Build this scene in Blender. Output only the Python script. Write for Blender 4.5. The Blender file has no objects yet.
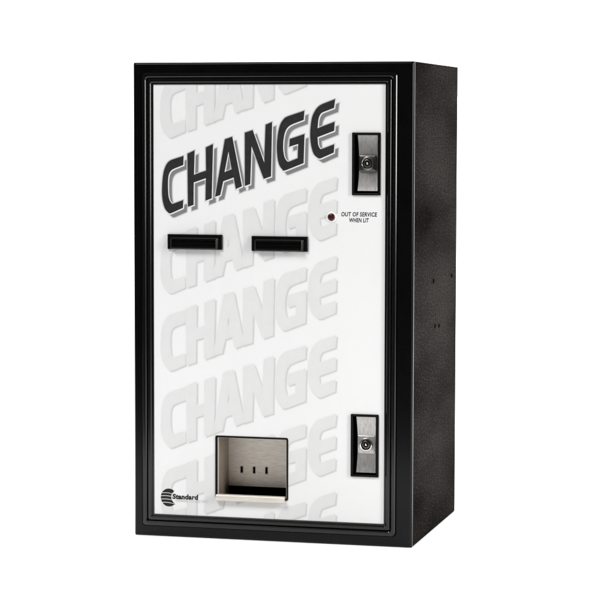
import bpy, bmesh, math
from mathutils import Vector, Matrix
from mathutils.geometry import tessellate_polygon

# ------------------------------------------------------------------ basics
scene = bpy.context.scene
col = scene.collection
W, D, H = 318.75, 255.4, 530.0            # cabinet in millimetres
PX0, PX1, PZ0, PZ1 = 22.7, 287.5, 24.6, 505.8   # panel opening in the door
PY = 1.5                                  # front surface of the white panel
S = 0.001                                 # mm -> m


def new_mat(name):
    m = bpy.data.materials.new(name)
    m.use_nodes = True
    nt = m.node_tree
    return m, nt, nt.nodes['Principled BSDF']


def noise(nt, scale, detail=3.0, rough=0.55, stretch=None):
    tc = nt.nodes.new('ShaderNodeTexCoord')
    mp = nt.nodes.new('ShaderNodeMapping')
    if stretch:
        mp.inputs['Scale'].default_value = stretch
    n = nt.nodes.new('ShaderNodeTexNoise')
    n.inputs['Scale'].default_value = scale
    n.inputs['Detail'].default_value = detail
    n.inputs['Roughness'].default_value = rough
    nt.links.new(tc.outputs['Object'], mp.inputs['Vector'])
    nt.links.new(mp.outputs['Vector'], n.inputs['Vector'])
    return n


def ramp(nt, src, stops):
    r = nt.nodes.new('ShaderNodeValToRGB')
    e = r.color_ramp.elements
    while len(e) < len(stops):
        e.new(0.5)
    for k, (p, c) in enumerate(stops):
        e[k].position = p
        e[k].color = (*c, 1) if len(c) == 3 else c
    nt.links.new(src, r.inputs['Fac'])
    return r


def bump(nt, src, bs, strength, dist):
    b = nt.nodes.new('ShaderNodeBump')
    b.inputs['Strength'].default_value = strength
    b.inputs['Distance'].default_value = dist
    nt.links.new(src, b.inputs['Height'])
    nt.links.new(b.outputs['Normal'], bs.inputs['Normal'])


def var_mat(name, c, rough=0.5, spec=0.3, metal=0.0, var=0.04, scale=60, stretch=None, bmp=0.0, bdist=0.0002):
    """paint / print / metal with a light procedural variation"""
    m, nt, bs = new_mat(name)
    n = noise(nt, scale, 4, 0.6, stretch)
    lo = tuple(max(0, x * (1 - var)) for x in c)
    hi = tuple(min(1, x * (1 + var)) for x in c)
    r = ramp(nt, n.outputs['Fac'], [(0.3, lo), (0.7, hi)])
    nt.links.new(r.outputs['Color'], bs.inputs['Base Color'])
    bs.inputs['Roughness'].default_value = rough
    bs.inputs['Specular IOR Level'].default_value = spec
    bs.inputs['Metallic'].default_value = metal
    if bmp:
        bump(nt, n.outputs['Fac'], bs, bmp, bdist)
    return m


# ------------------------------------------------------------------ materials
M = {}
M['backdrop'] = var_mat('white_backdrop', (0.93, 0.93, 0.93), 0.7, 0.1, var=0.004, scale=4)
M['gloss_black'] = var_mat('gloss_black_paint', (0.0016, 0.0016, 0.0018), 0.20, 0.17, var=0.25, scale=30)
M['matte_black'] = var_mat('matte_black', (0.0022, 0.0022, 0.0023), 0.45, 0.12, var=0.3, scale=80)
M['satin_black'] = var_mat('satin_black_plastic', (0.0022, 0.0022, 0.0023), 0.17, 0.42, var=0.25, scale=60)
M['void'] = var_mat('dark_void', (0.0012, 0.0012, 0.0012), 0.8, 0.03, var=0.3, scale=60)
M['panel'] = var_mat('white_panel_print', (0.650, 0.650, 0.655), 0.42, 0.22, var=0.010, scale=14)
M['ghost'] = var_mat('pale_grey_ink', (0.572, 0.572, 0.575), 0.45, 0.2, var=0.016, scale=60)
M['ghost_edge'] = var_mat('light_grey_ink', (0.468, 0.468, 0.473), 0.45, 0.2, var=0.03, scale=80)
M['ghost_soft'] = var_mat('faint_grey_ink', (0.553, 0.553, 0.556), 0.45, 0.2, var=0.03, scale=80)
M['ghost_rim'] = var_mat('palest_grey_ink', (0.614, 0.614, 0.617), 0.45, 0.2, var=0.016, scale=60)
M['ink_dark'] = var_mat('charcoal_ink', (0.0185, 0.0185, 0.0195), 0.45, 0.2, var=0.18, scale=160)
M['ink_white'] = var_mat('white_ink', (0.61, 0.61, 0.61), 0.45, 0.2, var=0.02, scale=80)
M['ink_halo'] = var_mat('halo_grey_ink', (0.30, 0.30, 0.30), 0.45, 0.2, var=0.04, scale=80)
M['sh1'] = var_mat('shadow_ink_outer', (0.50, 0.50, 0.505), 0.45, 0.2, var=0.03, scale=80)
M['sh2'] = var_mat('shadow_ink_mid', (0.32, 0.32, 0.325), 0.45, 0.2, var=0.03, scale=80)
M['sh3'] = var_mat('shadow_ink_core', (0.165, 0.165, 0.17), 0.45, 0.2, var=0.05, scale=80)
M['ink_black'] = var_mat('black_ink', (0.012, 0.012, 0.012), 0.45, 0.2, var=0.1, scale=80)
M['ink_pale'] = var_mat('pale_text_ink', (0.42, 0.42, 0.43), 0.45, 0.2, var=0.05, scale=80)
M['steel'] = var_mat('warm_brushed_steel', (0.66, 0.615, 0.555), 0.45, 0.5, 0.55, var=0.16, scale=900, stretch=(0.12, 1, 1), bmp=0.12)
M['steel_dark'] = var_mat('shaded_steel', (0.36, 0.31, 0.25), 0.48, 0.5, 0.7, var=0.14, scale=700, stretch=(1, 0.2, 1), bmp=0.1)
M['lip'] = var_mat('worn_steel_lip', (0.60, 0.565, 0.51), 0.5, 0.5, 0.45, var=0.12, scale=500, stretch=(0.1, 1, 1), bmp=0.1)
M['handle'] = var_mat('brushed_zinc', (0.42, 0.41, 0.40), 0.38, 0.5, 0.85, var=0.22, scale=700, stretch=(1, 1, 0.15), bmp=0.14)
M['housing'] = var_mat('dark_zinc', (0.075, 0.073, 0.070), 0.30, 0.5, 0.85, var=0.2, scale=300, bmp=0.1)
M['chrome'] = var_mat('nickel', (0.75, 0.74, 0.72), 0.16, 0.5, 1.0, var=0.1, scale=300)
M['washer'] = var_mat('grey_washer', (0.80, 0.79, 0.78), 0.3, 0.5, 0.1, var=0.05, scale=200)
M['lens'] = var_mat('dark_red_lens', (0.034, 0.0042, 0.0038), 0.32, 0.35, var=0.3, scale=200)


def textured_paint():
    """hammered brown-black paint of the cabinet side"""
    m, nt, bs = new_mat('textured_brown_black_paint')
    n1 = noise(nt, 520, 2, 0.6, (0.32, 0.32, 1.0))
    n2 = noise(nt, 12, 2, 0.5, (1, 0.3, 1))
    mix = nt.nodes.new('ShaderNodeMath')
    mix.operation = 'MULTIPLY_ADD'
    mix.inputs[1].default_value = 0.74
    nt.links.new(n1.outputs['Fac'], mix.inputs[0])
    sc = nt.nodes.new('ShaderNodeMath')
    sc.operation = 'MULTIPLY'
    sc.inputs[1].default_value = 0.26
    nt.links.new(n2.outputs['Fac'], sc.inputs[0])
    nt.links.new(sc.outputs[0], mix.inputs[2])
    r = ramp(nt, mix.outputs[0], [(0.38, (0.0006, 0.0005, 0.0004)), (0.51, (0.0044, 0.0036, 0.0028)), (0.63, (0.026, 0.0202, 0.0154))])
    nt.links.new(r.outputs['Color'], bs.inputs['Base Color'])
    bs.inputs['Roughness'].default_value = 0.6
    sp = ramp(nt, n2.outputs['Fac'], [(0.32, (0.001, 0.001, 0.001)), (0.70, (0.0085, 0.0085, 0.0085))])
    nt.links.new(sp.outputs['Color'], bs.inputs['Specular IOR Level'])
    bs.inputs['Specular Tint'].default_value = (1.0, 0.86, 0.74, 1)
    bump(nt, n1.outputs['Fac'], bs, 0.55, 0.0006)
    return m


M['side'] = textured_paint()


# ------------------------------------------------------------------ mesh builder (all input in mm)
class MB:
    def __init__(self):
        self.v, self.f, self.mi, self.mats = [], [], [], []

    def mat(self, name):
        if name not in self.mats:
            self.mats.append(name)
        return self.mats.index(name)

    def add(self, verts, faces, mat):
        b = len(self.v)
        k = self.mat(mat)
        self.v += [tuple(p) for p in verts]
        for f in faces:
            self.f.append(tuple(b + i for i in f))
            self.mi.append(k)

    def box(self, x0, x1, y0, y1, z0, z1, mat):
        v = [(x0, y0, z0), (x1, y0, z0), (x1, y1, z0), (x0, y1, z0), (x0, y0, z1), (x1, y0, z1), (x1, y1, z1), (x0, y1, z1)]
        self.add(v, [(0, 3, 2, 1), (4, 5, 6, 7), (0, 1, 5, 4), (1, 2, 6, 5), (2, 3, 7, 6), (3, 0, 4, 7)], mat)

    def loops(self, loops, mat, close_first=False, close_last=False, closed=True):
        n = len(loops[0])
        v = [p for l in loops for p in l]
        f = []
        for a in range(len(loops) - 1):
            for i in range(n if closed else n - 1):
                j = (i + 1) % n
                f.append((a * n + i, a * n + j, (a + 1) * n + j, (a + 1) * n + i))
        if close_first:
            f.append(tuple(range(n))[::-1])
        if close_last:
            f.append(tuple((len(loops) - 1) * n + i for i in range(n)))
        self.add(v, f, mat)

    def build(self, name, parent=None, smooth=False, bevel=0.0, seg=2, angle=35):
        me = bpy.data.meshes.new(name)
        me.from_pydata([(x * S, y * S, z * S) for x, y, z in self.v], [], self.f)
        for n in self.mats:
            me.materials.append(M[n])
        me.polygons.foreach_set('material_index', self.mi)
        bm = bmesh.new()
        bm.from_mesh(me)
        bmesh.ops.recalc_face_normals(bm, faces=bm.faces)
        bm.to_mesh(me)
        bm.free()
        o = bpy.data.objects.new(name, me)
        col.objects.link(o)
        if parent:
            o.parent = parent
        if smooth:
            me.polygons.foreach_set('use_smooth', [True] * len(me.polygons))
            me.set_sharp_from_angle(angle=math.radians(angle))
        if bevel:
            b = o.modifiers.new('bevel', 'BEVEL')
            b.width = bevel * S
            b.segments = seg
            b.limit_method = 'ANGLE'
            b.angle_limit = math.radians(40)
            me.polygons.foreach_set('use_smooth', [True] * len(me.polygons))
            b.harden_normals = True
        return o


def rrect(x0, x1, z0, z1, r, y, k=6):
    """rounded rectangle loop in the XZ plane"""
    r = max(r, 0.01)
    pts = []
    for cx, cz, a0 in ((x1 - r, z1 - r, 0), (x0 + r, z1 - r, 90), (x0 + r, z0 + r, 180), (x1 - r, z0 + r, 270)):
        for i in range(k + 1):
            a = math.radians(a0 + 90 * i / k)
            pts.append((cx + r * math.cos(a), y, cz + r * math.sin(a)))
    return pts


def ring(mb, rect, r, profile, mat, k=6, grow=1.0):
    """sweep a (offset, y) profile round a rounded rectangle"""
    x0, x1, z0, z1 = rect
    mb.loops([rrect(x0 - o, x1 + o, z0 - o, z1 + o, r + o * grow, y, k) for o, y in profile], mat)


def sheet_with_holes(mb, x0, x1, z0, z1, y, holes, mat, back=None):
    xs = sorted({x0, x1, *[h[0] for h in holes], *[h[1] for h in holes]})
    zs = sorted({z0, z1, *[h[2] for h in holes], *[h[3] for h in holes]})
    idx = {}
    v, f = [], []

    def vid(x, z):
        if (x, z) not in idx:
            idx[(x, z)] = len(v)
            v.append((x, y, z))
        return idx[(x, z)]
    for a, b in zip(xs, xs[1:]):
        for c, d in zip(zs, zs[1:]):
            mx, mz = (a + b) / 2, (c + d) / 2
            if any(h[0] < mx < h[1] and h[2] < mz < h[3] for h in holes):
                continue
            f.append((vid(a, c), vid(b, c), vid(b, d), vid(a, d)))
    mb.add(v, f, mat)
    if back is not None:                     # the hole edges
        for h in holes:
            mb.loops([rrect(*h, 0.0, y, 1), rrect(*h, 0.0, back, 1)], mat)


def lathe(mb, cx, cz, prof, mat, n=28, cap=True):
    """profile of (radius, y) about an axis along Y"""
    L = [[(cx + r * math.cos(2 * math.pi * i / n), y, cz + r * math.sin(2 * math.pi * i / n)) for i in range(n)] for r, y in prof]
    mb.loops(L, mat, close_last=cap)


# ------------------------------------------------------------------ the thing
root = bpy.data.objects.new('change_machine', None)
col.objects.link(root)
root.empty_display_size = 0.1
root['label'] = 'tall black coin change machine with white CHANGE front panel standing on white surface'
root['category'] = 'change machine'


def label(o, text):
    o['label'] = text
    return o


# cabinet shell: open-fronted sheet box behind the front frame, with a lapped top cover
mb = MB()
def tub(o, y1, z0, z1, mat, cap0, cap1):
    n = [(o, o + 2, y1), (W - o - 2, W - o, y1)]
    for a, b, y in n:
        mb.box(a, b, 6.0, y, z0, z1, mat)                   # side sheets
    mb.box(o + 2, W - o - 2, y1 - 2, y1, z0, z1, mat)       # back sheet
    if cap0:
        mb.box(o + 2, W - o - 2, 6.0, y1 - 2, z0, z0 + 2, mat)
    if cap1:
        mb.box(o + 2, W - o - 2, 6.0, y1 - 2, z1 - 2, z1, mat)


tub(0.5, D, 0.6, 494.7, 'side', True, False)
tub(0.62, D - 0.1, 494.7, 495.02, 'void', False, False)
tub(0.35, D + 0.05, 495.02, H - 0.3, 'side', False, True)
ring(mb, (PX0 - 5, PX1 + 5, PZ0 - 5, PZ1 + 5), 2, [(0, 5.9), (0, 4.4), (14.2, 4.4)], 'matte_black')   # shadow gap behind the frame
shell = mb.build('cabinet_shell', root)
for y, z, r in ((116.6, 285.3, 2.8), (226.1, 284.9, 3.0), (125.9, 233.4, 2.4), (149.8, 231.8, 2.4)):
    mb = MB()
    n = 18
    x = W - 0.5
    P = lambda rr, xx: [(xx, y + rr * math.cos(2 * math.pi * i / n), z + rr * math.sin(2 * math.pi * i / n)) for i in range(n)]
    mb.loops([P(r, x - 0.4), P(r, x + 0.5), P(r * 0.72, x + 0.9), P(r * 0.45, x + 0.9), P(r * 0.4, x + 0.2)], 'void', close_last=True)
    mb.build('side_screw', shell, smooth=True)


# front frame (flange of the cabinet), rounded outer edge, opening for the door
mb = MB()
o0x, o1x, o0z, o1z = PX0 - 13.2, PX1 + 13.4, PZ0 - 12.8, PZ1 + 12.8
prof = []
outer = []
for (ox, oy) in ((0, 4.6), (0, 2.4), (0.12, 1.9), (0.35, 1.55), (1.55, 0.35), (1.9, 0.12), (2.4, 0.0)):
    outer.append(rrect(ox, W - ox, ox, H - ox, 1.6, oy, 6))
inner = [rrect(o0x, o1x, o0z, o1z, 4.9, y, 6) for y in (0.0, 4.6)]
inner[0] = rrect(o0x - 0.5, o1x + 0.5, o0z - 0.5, o1z + 0.5, 5.2, 0.0, 6)
inner.insert(1, rrect(o0x, o1x, o0z, o1z, 4.9, 0.5, 6))
mb.loops(outer + inner + [outer[0]], 'gloss_black')
ff = mb.build('front_frame', root, smooth=True, angle=50)
ff.modifiers.new('weighted_normals', 'WEIGHTED_NORMAL').keep_sharp = True

# door trim: two half round beads with a groove between, mitred round the panel
mb = MB()
pr = [(-0.4, 3.2), (-0.4, 0.9), (0.2, 0.6), (1.2, 0.6), (1.45, 1.2)]
for c, hw, hgt in ((4.3, 2.7, 3.0), (10.1, 2.7, 3.0)):
    half = [(2.55, 0.5), (2.47, -0.66), (1.5, -1.55), (0.0, -1.69)]
    dy = 0.55 if c < 8 else 0.0           # the inner bead sits a little lower
    pr += [(c - q, y + dy) for q, y in half] + [(c + q, y + dy) for q, y in half[:-1][::-1]]
    pr.append((c + hw + 0.2, 1.4))
pr.append((13.0, 3.2))
ring(mb, (PX0, PX1, PZ0, PZ1), 0.9, pr, 'satin_black', 8, 0.30)
mb.build('door_trim', root, smooth=True, angle=14).modifiers.new('weighted_normals', 'WEIGHTED_NORMAL').keep_sharp = True

# white panel with its openings
TRAY = (94.8, 178.0, 47.4, 115.9)
LOCKS = ((250.2, 281.6, 385.2, 452.9), (249.9, 280.8, 76.4, 145.1))
mb = MB()
sheet_with_holes(mb, PX0 - 0.3, PX1 + 0.3, PZ0 - 0.3, PZ1 + 0.3, PY, [TRAY, *LOCKS], 'panel', back=3.5)
panel = mb.build('face_panel', root)

# ------------------------------------------------------------------ lettering
# glyph outlines on the panel, in mm; a third item 1 marks a point on a curve
C_ = [(57.75, 426.01), (57.43, 417.01), (47.67, 413.25, 1), (43.01, 410.26, 1), (40.36, 405.07, 1), (39.56, 396.92, 1), (39.85, 385.07, 1), (41.08, 378.41, 1), (43.71, 373.99, 1), (46.81, 373.28, 1), (57.36, 377.09), (56.88, 369.39), (43.69, 363.61, 1), (40.0, 364.5, 1), (36.7, 368.73, 1), (34.39, 376.86, 1), (33.63, 386.5, 1), (34.13, 398.36, 1), (35.55, 408.73, 1), (38.36, 416.15, 1), (42.25, 420.61, 1), (47.69, 422.86, 1)]
H_ = [(63.17, 428.84), (70.58, 432.27), (69.78, 405.3), (84.73, 410.2), (84.45, 435.86), (91.83, 439.27), (90.25, 380.36), (84.09, 378.09), (84.42, 402.9), (69.46, 397.74), (69.27, 372.92), (63.7, 371.0)]
A_ = [(106.32, 444.76), (113.98, 447.42), (124.98, 393.92), (118.87, 391.22), (116.27, 403.84), (103.55, 399.34), (100.17, 384.14), (95.09, 382.32)]
AH = [(110.0, 432.44), (114.28, 411.91), (104.93, 408.47)]
N_ = [(129.24, 452.15), (137.46, 454.81), (151.18, 417.56), (152.95, 460.97), (159.32, 463.61), (158.17, 405.17), (150.58, 402.48), (135.95, 440.17), (134.45, 396.49), (129.26, 394.69)]
G_ = [(195.82, 476.01), (195.09, 467.01), (184.1, 463.0, 1), (178.07, 459.6, 1), (174.31, 454.16, 1), (172.3, 445.41, 1), (171.9, 435.2, 1), (173.29, 426.45, 1), (176.3, 421.4, 1), (179.65, 420.65, 1), (189.4, 424.5), (189.87, 441.1), (179.92, 438.0), (180.36, 445.44), (196.03, 450.58), (195.04, 419.87), (175.13, 412.0, 1), (171.6, 412.9, 1), (168.31, 417.67, 1), (166.33, 426.42, 1), (165.71, 438.1, 1), (166.75, 449.77, 1), (169.01, 459.98, 1), (172.78, 466.54, 1), (178.05, 470.19, 1)]
E_ = [(230.3, 488.6), (229.2, 480.07), (217.12, 475.6, 1), (213.39, 472.2, 1), (211.46, 466.59, 1), (210.6, 456.87), (229.87, 464.0), (229.4, 455.31), (210.61, 448.15), (211.23, 440.46, 1), (213.3, 435.7, 1), (216.49, 434.67, 1), (229.5, 439.51), (229.0, 431.53), (215.02, 425.4, 1), (211.0, 426.2, 1), (207.5, 429.54, 1), (204.93, 436.8, 1), (203.5, 446.97, 1), (203.68, 457.14, 1), (205.15, 468.03, 1), (208.13, 475.29, 1), (212.3, 480.7, 1), (217.85, 483.9, 1)]


def smooth_loop(L, n=4):
    """Catmull-Rom through the curve points; corners stay sharp"""
    out = []
    m = len(L)
    sm = lambda i: len(L[i % m]) > 2
    P = lambda i: Vector(L[i % m][:2])
    for i in range(m):
        out.append(P(i))
        if sm(i) or sm(i + 1):
            p0 = P(i - 1) if sm(i) else P(i) * 2 - P(i + 1)
            p3 = P(i + 2) if sm(i + 1) else P(i + 1) * 2 - P(i)
            p1, p2 = P(i), P(i + 1)
            if not (sm(i) and sm(i + 1)):
                continue                     # straight run into a curve
            for k in range(1, n):
                t = k / n
                out.append(0.5 * ((2 * p1) + (p2 - p0) * t + (2 * p0 - 5 * p1 + 4 * p2 - p3) * t * t + (3 * p1 - p0 - 3 * p2 + p3) * t ** 3))
    return out


def area(L):
    return 0.5 * sum(a.x * b.y - b.x * a.y for a, b in zip(L, L[1:] + L[:1]))


def offset_loop(L, d):
    """grow a loop outwards by d (mitred, mitres limited)"""
    if area(L) < 0:
        L = L[::-1]
    out = []
    n = len(L)
    for i in range(n):
        a, b, c = L[i - 1], L[i], L[(i + 1) % n]
        e1, e2 = (b - a).normalized(), (c - b).normalized()
        n1, n2 = Vector((e1.y, -e1.x)), Vector((e2.y, -e2.x))
        h = n1 + n2
        if h.length < 1e-4:
            out.append(b + n1 * d)
            continue
        h.normalize()
        k = 1 / max(0.12, h.dot(n1))
        if e1.cross(e2) > 0:
            k = min(k, 1.7)
        out.append(b + h * d * k)
    return out


GLYPHS = []
for outer_l, holes in ((C_, []), (H_, []), (A_, [AH]), (N_, []), (G_, []), (E_, [])):
    GLYPHS.append((smooth_loop(outer_l), [smooth_loop(h) for h in holes]))


def word(mb, grow, dx, dz, y, mat):
    for o, hs in GLYPHS:
        polys = [[Vector((p.x + dx, p.y + dz, 0)) for p in offset_loop(o, grow)]]
        for h in hs:
            if area(h) < 0:
                h = h[::-1]
            g = offset_loop(h, -grow) if grow else h
            cen = sum(h, Vector((0, 0))) / len(h)
            if area(g) < 0.25 * area(h) and grow > 1.2:
                continue                      # the counter has filled in
            polys.append([Vector((p.x + dx, p.y + dz, 0)) for p in g][::-1])
        flat = [p for l in polys for p in l]
        mb.add([(p.x, y, p.y) for p in flat], [t for t in tessellate_polygon(polys) if len(set(t)) == 3], mat)


def clip_to_panel(o, holes=()):
    me = o.data
    bm = bmesh.new()
    bm.from_mesh(me)

    def cut(pt, nrm, clear):
        g = bm.verts[:] + bm.edges[:] + bm.faces[:]
        bmesh.ops.bisect_plane(bm, geom=g, plane_co=pt, plane_no=nrm, clear_outer=clear, dist=1e-7)
    e = 0.4
    cut((0, 0, (PZ1 - e) * S), (0, 0, 1), True)
    cut((0, 0, (PZ0 + e) * S), (0, 0, -1), True)
    for x0, x1, z0, z1 in holes:
        for p, nn in (((x0 * S, 0, 0), (1, 0, 0)), ((x1 * S, 0, 0), (1, 0, 0)), ((0, 0, z0 * S), (0, 0, 1)), ((0, 0, z1 * S), (0, 0, 1))):
            cut(p, nn, False)
        dead = [f for f in bm.faces if x0 * S < f.calc_center_median().x < x1 * S and z0 * S < f.calc_center_median().z < z1 * S]
        bmesh.ops.delete(bm, geom=dead, context='FACES')
    for f in bm.faces:
        if f.normal.y > 0:
            f.normal_flip()
    bm.to_mesh(me)
    bm.free()


PITCH = 86.65
for k in (1, -1, -2, -3, -4, -5):
    mb = MB()
    dz = k * PITCH
    word(mb, 2.9, 2.4, dz - 2.3, PY - 0.03, 'ghost_rim')
    word(mb, 2.5, 2.4, dz - 2.3, PY - 0.05, 'ghost_soft')
    word(mb, 2.1, 2.1, dz - 2.0, PY - 0.07, 'ghost_edge')
    word(mb, 2.3, 0.9, dz - 0.8, PY - 0.09, 'ghost_soft')
    word(mb, 2.5, -0.2, dz + 0.2, PY - 0.11, 'ghost_rim')
    word(mb, 1.9, 0.8, dz - 0.7, PY - 0.13, 'ghost')
    word(mb, 1.9, 0.0, dz, PY - 0.15, 'ghost')
    if k == -4:                               # this row runs behind the tray: pieces
        for q in ((TRAY[0], 999), (-999, TRAY[0], 127.5, 999), (-999, 127.5, TRAY[1], 999), (-999, TRAY[1])):
            g = mb.build('ghost_lettering', panel)
            clip_to_panel(g, [(q[j], q[j + 1], -999, 999) for j in range(0, len(q), 2)] + [TRAY])
    else:
        g = mb.build('ghost_lettering', panel)
        clip_to_panel(g, [TRAY] if k in (-3, -5) else ())

mb = MB()
word(mb, 1.9, 4.4, -4.3, PY - 0.04, 'ghost_soft')
word(mb, 1.4, 4.4, -4.3, PY - 0.06, 'sh1')
word(mb, 0.9, 4.4, -4.3, PY - 0.08, 'sh2')
word(mb, 0.4, 4.3, -4.2, PY - 0.10, 'sh3')
word(mb, 1.0, 0.75, -0.75, PY - 0.14, 'ink_white')
word(mb, 1.5, -0.1, 0.1, PY - 0.16, 'sh1')
word(mb, 1.0, -0.15, 0.15, PY - 0.18, 'ink_halo')
word(mb, 1.05, 0.65, -0.65, PY - 0.20, 'ink_white')
word(mb, 0.5, 0.0, 0.0, PY - 0.23, 'ink_dark')
label(mb.build('change_lettering', panel), 'bold charcoal CHANGE with white outline and grey drop shadow')
clip_to_panel(bpy.data.objects['change_lettering'])


def text_mesh(mb, body, x0, x1, z0, z1, y, mat, shear=0.0, bold=0.0, space=1.08):
    """flat text fitted into a box on the panel (z0 = baseline, z1 = cap height)"""
    cu = bpy.data.curves.new('text', 'FONT')
    cu.body = body
    cu.shear = shear
    cu.space_character = space
    cu.offset = bold
    cu.resolution_u = 4
    ob = bpy.data.objects.new('text', cu)
    col.objects.link(ob)
    dg = bpy.context.evaluated_depsgraph_get()
    me = bpy.data.meshes.new_from_object(ob.evaluated_get(dg))
    vs = [v.co.copy() for v in me.vertices]
    fs = [tuple(p.vertices) for p in me.polygons]
    bpy.data.objects.remove(ob)
    bpy.data.curves.remove(cu)
    bpy.data.meshes.remove(me)
    a, b = min(v.x for v in vs), max(v.x for v in vs)
    c, d = 0.0, 0.69
    mb.add([(x0 + (v.x - a) / (b - a) * (x1 - x0), y, z0 + (v.y - c) / (d - c) * (z1 - z0)) for v in vs], fs, mat)


mb = MB()
text_mesh(mb, 'OUT OF SERVICE', 238.0, 278.0, 362.0, 366.4, PY - 0.05, 'ink_black', 0.10, 0.030)
text_mesh(mb, 'WHEN LIT', 246.9, 268.9, 355.6, 360.0, PY - 0.05, 'ink_black', 0.10, 0.030)
mb.build('caption', panel)

# maker's mark: striped globe with a bite, name and small pale lines
mb = MB()
gx, gz, gr, hx, hz, hr = 40.2, 44.0, 10.2, 50.2, 45.2, 7.3
bands = [(-10.2, -6.3), (-5.6, -2.5), (-1.8, 1.2), (1.9, 4.6), (5.2, 10.2)]
for z0, z1 in bands:
    rows = []
    n = 14
    for i in range(n + 1):
        z = z0 + (z1 - z0) * i / n
        h = math.sqrt(max(0.0, gr * gr - z * z))
        xl, xr = gx - h * 0.92, gx + h * 0.92
        q = hr * hr - (z + gz - hz) ** 2
        if q > 0:
            xr = min(xr, hx - math.sqrt(q))
        rows.append((xl, max(xl, xr), z + gz))
    V, F = [], []
    for a, b, z in rows:
        m_ = 8
        for j in range(m_ + 1):
            x = a + (b - a) * j / m_
            V.append((x, PY - 0.16, z - 0.012 * (x - gx + 4) ** 2 + 0.4 if abs(z - gz) < 7 else z))
    for i in range(n):
        for j in range(8):
            F.append((i * 9 + j, i * 9 + j + 1, (i + 1) * 9 + j + 1, (i + 1) * 9 + j))
    mb.add(V, F, 'ink_black')
text_mesh(mb, 'Standard', 44.6, 74.6, 43.0, 48.1, PY - 0.20, 'ink_black', 0.06, 0.05)
text_mesh(mb, 'CHANGE-MAKERS, INC.', 48.3, 86.0, 39.6, 41.9, PY - 0.20, 'ink_pale')
mb.box(48.3, 86.0, PY - 0.20, PY - 0.18, 42.3, 42.5, 'ink_pale')
mb.build('maker_logo', panel)
clip_to_panel(bpy.data.objects['maker_logo'])

# ------------------------------------------------------------------ bill slots
def bill_slot(x0, x1, z0, z1):
    mb = MB()
    # thin mounting flange
    L = [rrect(x0, x1, z0, z1, 0.8, PY + 0.3, 4), rrect(x0, x1, z0, z1, 0.8, -0.2, 4), rrect(x0 + 0.7, x1 - 0.7, z0 + 0.7, z1 - 0.7, 0.6, -0.8, 4)]
    # raised mouth standing forward
    a, b, c, d = x0 + 4.6, x1 - 5.6, z0 + 1.0, z1 - 3.8
    L += [rrect(a - 0.4, b + 0.4, c - 0.2, d + 0.4, 0.8, -0.8, 4), rrect(a, b, c, d, 0.8, -1.2, 4), rrect(a, b, c, d, 0.8, -3.4, 4),
          rrect(a + 0.25, b - 0.25, c + 0.1, d - 0.1, 0.8, -3.75, 4), rrect(a + 0.9, b - 0.9, c + 0.7, d - 0.7, 0.7, -4.3, 4),
          rrect(a + 2.0, b - 2.0, c + 2.6, d - 2.6, 0.5, -4.35, 4), rrect(a + 2.4, b - 2.4, c + 3.2, d - 3.2, 0.4, -2.6, 4)]
    mb.loops(L, 'satin_black')
    o = mb.build('bill_slot', root, smooth=True, angle=30)
    o.modifiers.new('weighted_normals', 'WEIGHTED_NORMAL').keep_sharp = True
    mb = MB()
    mb.box(a + 2.2, b - 2.2, -3.0, -2.2, c + 2.9, d - 2.9, 'void')
    mb.build('slot_opening', o)
    return o


bill_slot(39.8, 103.4, 323.1, 339.9)
bill_slot(136.8, 201.0, 322.4, 339.1)

# ------------------------------------------------------------------ status lamp
mb = MB()
lathe(mb, 227.0, 360.9, [(5.7, PY), (5.7, 1.0), (5.3, 0.7), (4.1, 0.7), (4.0, 1.0)], 'washer', cap=False)
lamp = mb.build('indicator_lamp', root, smooth=True)
mb = MB()
lathe(mb, 227.0, 360.9, [(4.05, 1.1), (4.0, 0.3)] + [(4.0 * math.cos(a), 0.3 - 1.3 * math.sin(a)) for a in (0.3, 0.6, 0.9, 1.2, 1.45)], 'lens')
mb.build('lens', lamp, smooth=True, angle=80)


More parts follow.
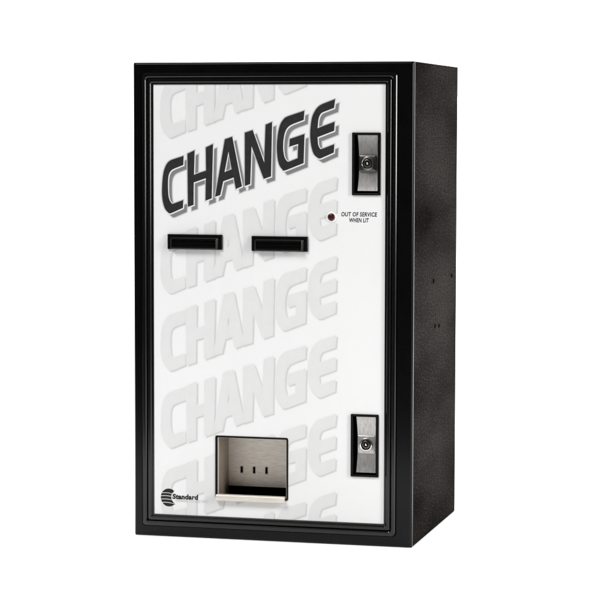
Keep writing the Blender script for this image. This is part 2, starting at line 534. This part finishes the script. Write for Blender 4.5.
# ------------------------------------------------------------------ locks
def lock(rect, housing):
    x0, x1, z0, z1 = rect
    mb = MB()
    # proud rim, walls and floor of the black recess
    ring(mb, (x0 - 0.2, x1 + 0.2, z0 - 0.2, z1 + 0.2), 0.8,
         [(0.0, PY + 0.2), (0.0, 0.3), (-0.3, -0.2), (-1.8, -0.3), (-2.2, 0.1), (-2.2, 15.0)], 'matte_black', 4)
    mb.box(x0 + 0.5, x1 - 0.5, 14.0, 15.0, z0 + 0.5, z1 - 0.5, 'void')
    o = mb.build('lock', root, smooth=True, angle=45)
    # bowed handle plate, a finger grip that dishes in at the middle
    a, b, c, d = x0 + 5.6, x1 - 2.9, z0 + 4.6, z1 - 2.7
    mb = MB()
    n = 28
    zc = (c + d) / 2
    rows = []
    for i in range(n + 1):
        t = i / n
        z = c + (d - c) * t
        u = (z - zc) / ((d - c) / 2)
        y = 5.0 - 3.6 * abs(u) ** 2.2
        w = 0.9 * (1 - u * u)
        rows.append((a + w, b - w * 0.9, y, z))
    L = []
    for p, q, y, z in rows:
        L.append([(p, y + 2.2, z), (p, y + 0.4, z), (p + 0.4, y, z), (q - 0.4, y, z), (q, y + 0.4, z), (q, y + 2.2, z)])
    mb.loops(L, 'handle', close_first=True, close_last=True)
    pl = mb.build('handle_plate', o, smooth=True, angle=40)
    cx, cz = (a + b) / 2 + 0.4, (417.6 if housing else 109.6)
    cx -= 0.6
    cz += 2.0
    mb = MB()
    if housing:
        w, h = 9.6, 8.6
        mb.loops([rrect(cx - w, cx + w, cz - h, cz + h, 1.4, 4.9, 4), rrect(cx - w, cx + w, cz - h, cz + h, 1.4, 3.0, 4),
                  rrect(cx - w + 0.8, cx + w - 0.8, cz - h + 0.8, cz + h - 0.8, 1.0, 2.4, 4)], 'housing', close_last=True)
        base = 2.4
    else:
        w, h = 9.8, 9.8
        mb.loops([rrect(cx - w, cx + w, cz - h, cz + h, 1.0, 4.9, 4), rrect(cx - w, cx + w, cz - h, cz + h, 1.0, 3.9, 4),
                  rrect(cx - w + 0.5, cx + w - 0.5, cz - h + 0.5, cz + h - 0.5, 0.8, 3.5, 4)], 'handle', close_last=True)
        base = 3.5
    lathe(mb, cx, cz, [(7.3, base + 0.1), (7.3, base - 1.4), (6.8, base - 2.1), (5.9, base - 2.3), (5.4, base - 1.8), (5.1, base + 0.05)], 'chrome', cap=False)
    lathe(mb, cx, cz, [(5.1, base - 0.1), (4.6, base - 0.1)], 'void', cap=False)
    lathe(mb, cx, cz, [(4.6, base - 0.1), (4.5, base - 1.5), (4.0, base - 1.9), (2.7, base - 1.9), (2.4, base - 1.2)], 'housing', cap=False)
    lathe(mb, cx, cz, [(2.5, base - 0.9), (1.4, base - 0.9)], 'void')
    lathe(mb, cx, cz, [(1.2, base - 0.8), (1.1, base - 1.9), (0.7, base - 2.2)], 'chrome', n=14)
    mb.build('lock_cylinder', o, smooth=True, angle=40)
    return o


lock(LOCKS[0], True)
lock(LOCKS[1], False)

# ------------------------------------------------------------------ coin tray
x0, x1, z0, z1 = TRAY
DEP = 47.0
mb = MB()
# black edging in the panel opening, then the folded steel edge
ring(mb, (x0 + 1.8, x1 - 1.3, z0 + 0.5, z1 - 1.7), 0.3, [(1.9, PY + 0.4), (1.9, 0.8), (0.3, 0.7), (0.0, 1.1), (0.0, 6.0)], 'matte_black', 3)
ring(mb, (x0 + 3.1, x1 - 2.0, z0 + 0.6, z1 - 2.2), 0.3, [(1.4, 3.0), (1.0, 2.2), (0.2, 2.0), (0.0, 2.5), (0.0, 4.4)], 'lip', 3)
a, b, c, d = x0 + 2.4, x1 - 1.6, z0 - 8.0, z1 - 2.0
e0, e1 = 4.2, DEP + 14
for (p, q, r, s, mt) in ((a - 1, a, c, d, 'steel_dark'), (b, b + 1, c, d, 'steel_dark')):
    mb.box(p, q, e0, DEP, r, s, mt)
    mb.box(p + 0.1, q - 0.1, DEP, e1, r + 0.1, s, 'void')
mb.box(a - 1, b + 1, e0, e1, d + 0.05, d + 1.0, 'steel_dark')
mb.box(a - 1, b + 1, e0, e1, c - 1, c - 0.05, 'void')
mb.box(a - 1.5, b + 1.5, e1 + 0.1, e1 + 1.0, c - 1, d + 1, 'void')
tray = mb.build('coin_tray', root, bevel=0.0)
# back plate with three slots
mb = MB()
bz = 54.0
slots = [(x - 1.35, x + 1.35, 68.4, 75.8) for x in (112.6, 127.2, 141.7)]
sheet_with_holes(mb, a + 0.1, b - 0.1, bz, d - 0.1, DEP - 1.2, slots, 'steel', back=DEP + 0.8)
for s in slots:
    ring(mb, s, 0.1, [(0.0, DEP - 1.0), (0.05, DEP - 1.6), (0.55, DEP - 1.6), (0.8, DEP - 1.2)], 'lip', 2)
    mb.box(s[0] - 0.5, s[1] + 0.5, DEP + 0.9, DEP + 1.2, s[2] - 0.5, s[3] + 0.5, 'void')
mb.loops([[(x, y, z) for x in (a + 0.1, b - 0.1)] for y, z in ((DEP - 1.2, bz), (DEP - 1.3, bz - 0.5), (DEP - 0.6, bz - 0.9), (DEP + 0.8, bz - 0.9))], 'lip', closed=False)
mb.build('back_plate', tray)
# rolled front lip
mb = MB()
prof = []
for i in range(9):                       # small roll along the top of a nearly flat band
    t = math.radians(10 + 80 * i / 8)
    prof.append((-2.2 - 1.6 * math.cos(t), 48.9 + 1.6 * math.sin(t)))
front = [(0.8, 43.4), (-2.6, 43.2), (-3.3, 43.6), (-3.6, 44.4)] + prof + [(4.2, 50.3), (4.2, 49.3), (0.8, 49.0)]
L = [[(x, y, z) for y, z in front] for x in (x0 + 1.6, x0 + 2.0, x1 - 3.2, x1 - 2.8)]
sc_ = lambda l, k: [(p[0], -0.8 + (p[1] + 0.8) * k, 47.0 + (p[2] - 47.0) * k) for p in l]
L[0], L[3] = sc_(L[0], 0.9), sc_(L[3], 0.9)
mb.loops(L, 'lip', close_first=True, close_last=True)
mb.build('tray_lip', tray, smooth=True, angle=40)

# ------------------------------------------------------------------ white surface: a seamless table sweep
v, f = [], []
prof = [(-700, 0), (-300, 0), (0, 0), (400, 0), (1000, 0), (1700, 0), (2300, 0)]
R_ = 1100
for i in range(1, 17):
    t = math.pi / 2 * i / 16
    prof.append((2300 + R_ * math.sin(t), R_ - R_ * math.cos(t)))
prof += [(2300 + R_, 1700), (2300 + R_, 2600)]
mb = MB()
mb.loops([[(x, y, z - 0.0) for x in (-2200, -1000, 0, 1000, 2400)] for y, z in prof], 'backdrop', closed=False)
sweep = mb.build('table_surface', None, smooth=True, angle=80)
sweep['kind'] = 'structure'

# ------------------------------------------------------------------ camera
cam = bpy.data.cameras.new('camera')
co = bpy.data.objects.new('camera', cam)
col.objects.link(co)
Rv = Vector((0.96845893, 0.24916482, 0.0020491))
Uv = Vector((-0.02038677, 0.0710383, 0.99726523))
Fv = Vector((-0.24833785, 0.96585219, -0.07387735))
mx = Matrix((Rv, Uv, -Fv)).transposed().to_4x4()
mx.translation = Vector((0.82770392, -2.47218097, 0.4585395))
co.matrix_world = mx
cam.sensor_width = 36
cam.lens = 36 * 2330.46 / 600
cam.clip_end = 50
scene.camera = co

# ------------------------------------------------------------------ light
world = bpy.data.worlds.new('World')
scene.world = world
world.use_nodes = True
bg = world.node_tree.nodes['Background']
bg.inputs['Color'].default_value = (1, 1, 1, 1)
bg.inputs['Strength'].default_value = 0.06


def softbox(name, loc, target, sx, sy, watts, color=(1, 1, 1)):
    l = bpy.data.lights.new(name, 'AREA')
    l.shape = 'RECTANGLE'
    l.size, l.size_y = sx, sy
    l.energy = watts
    l.color = color
    o = bpy.data.objects.new(name, l)
    col.objects.link(o)
    o.location = loc
    o.rotation_euler = (Vector(target) - Vector(loc)).to_track_quat('-Z', 'Y').to_euler()
    return o


softbox('key_softbox', (-1.0, -1.65, 2.7), (0.1, 0.0, 0.1), 1.3, 1.0, 102)
softbox('overhead_softbox', (0.1, 1.85, 2.6), (0.1, 0.9, 0.0), 2.8, 1.8, 150)
softbox('backdrop_softbox', (0.0, 1.2, 2.9), (0.0, 3.2, 0.7), 3.0, 1.0, 105)
softbox('side_strip_softbox', (2.0, -0.62, 0.85), (0.3, 0.05, 0.35), 0.32, 1.1, 36, (1.0, 0.975, 0.94))

scene.view_settings.view_transform = 'Standard'
scene.view_settings.look = 'None'
scene.view_settings.exposure = 0
scene.view_settings.gamma = 1
scene.render.resolution_x = scene.render.resolution_y = 1024
scene.cycles.max_bounces = 8
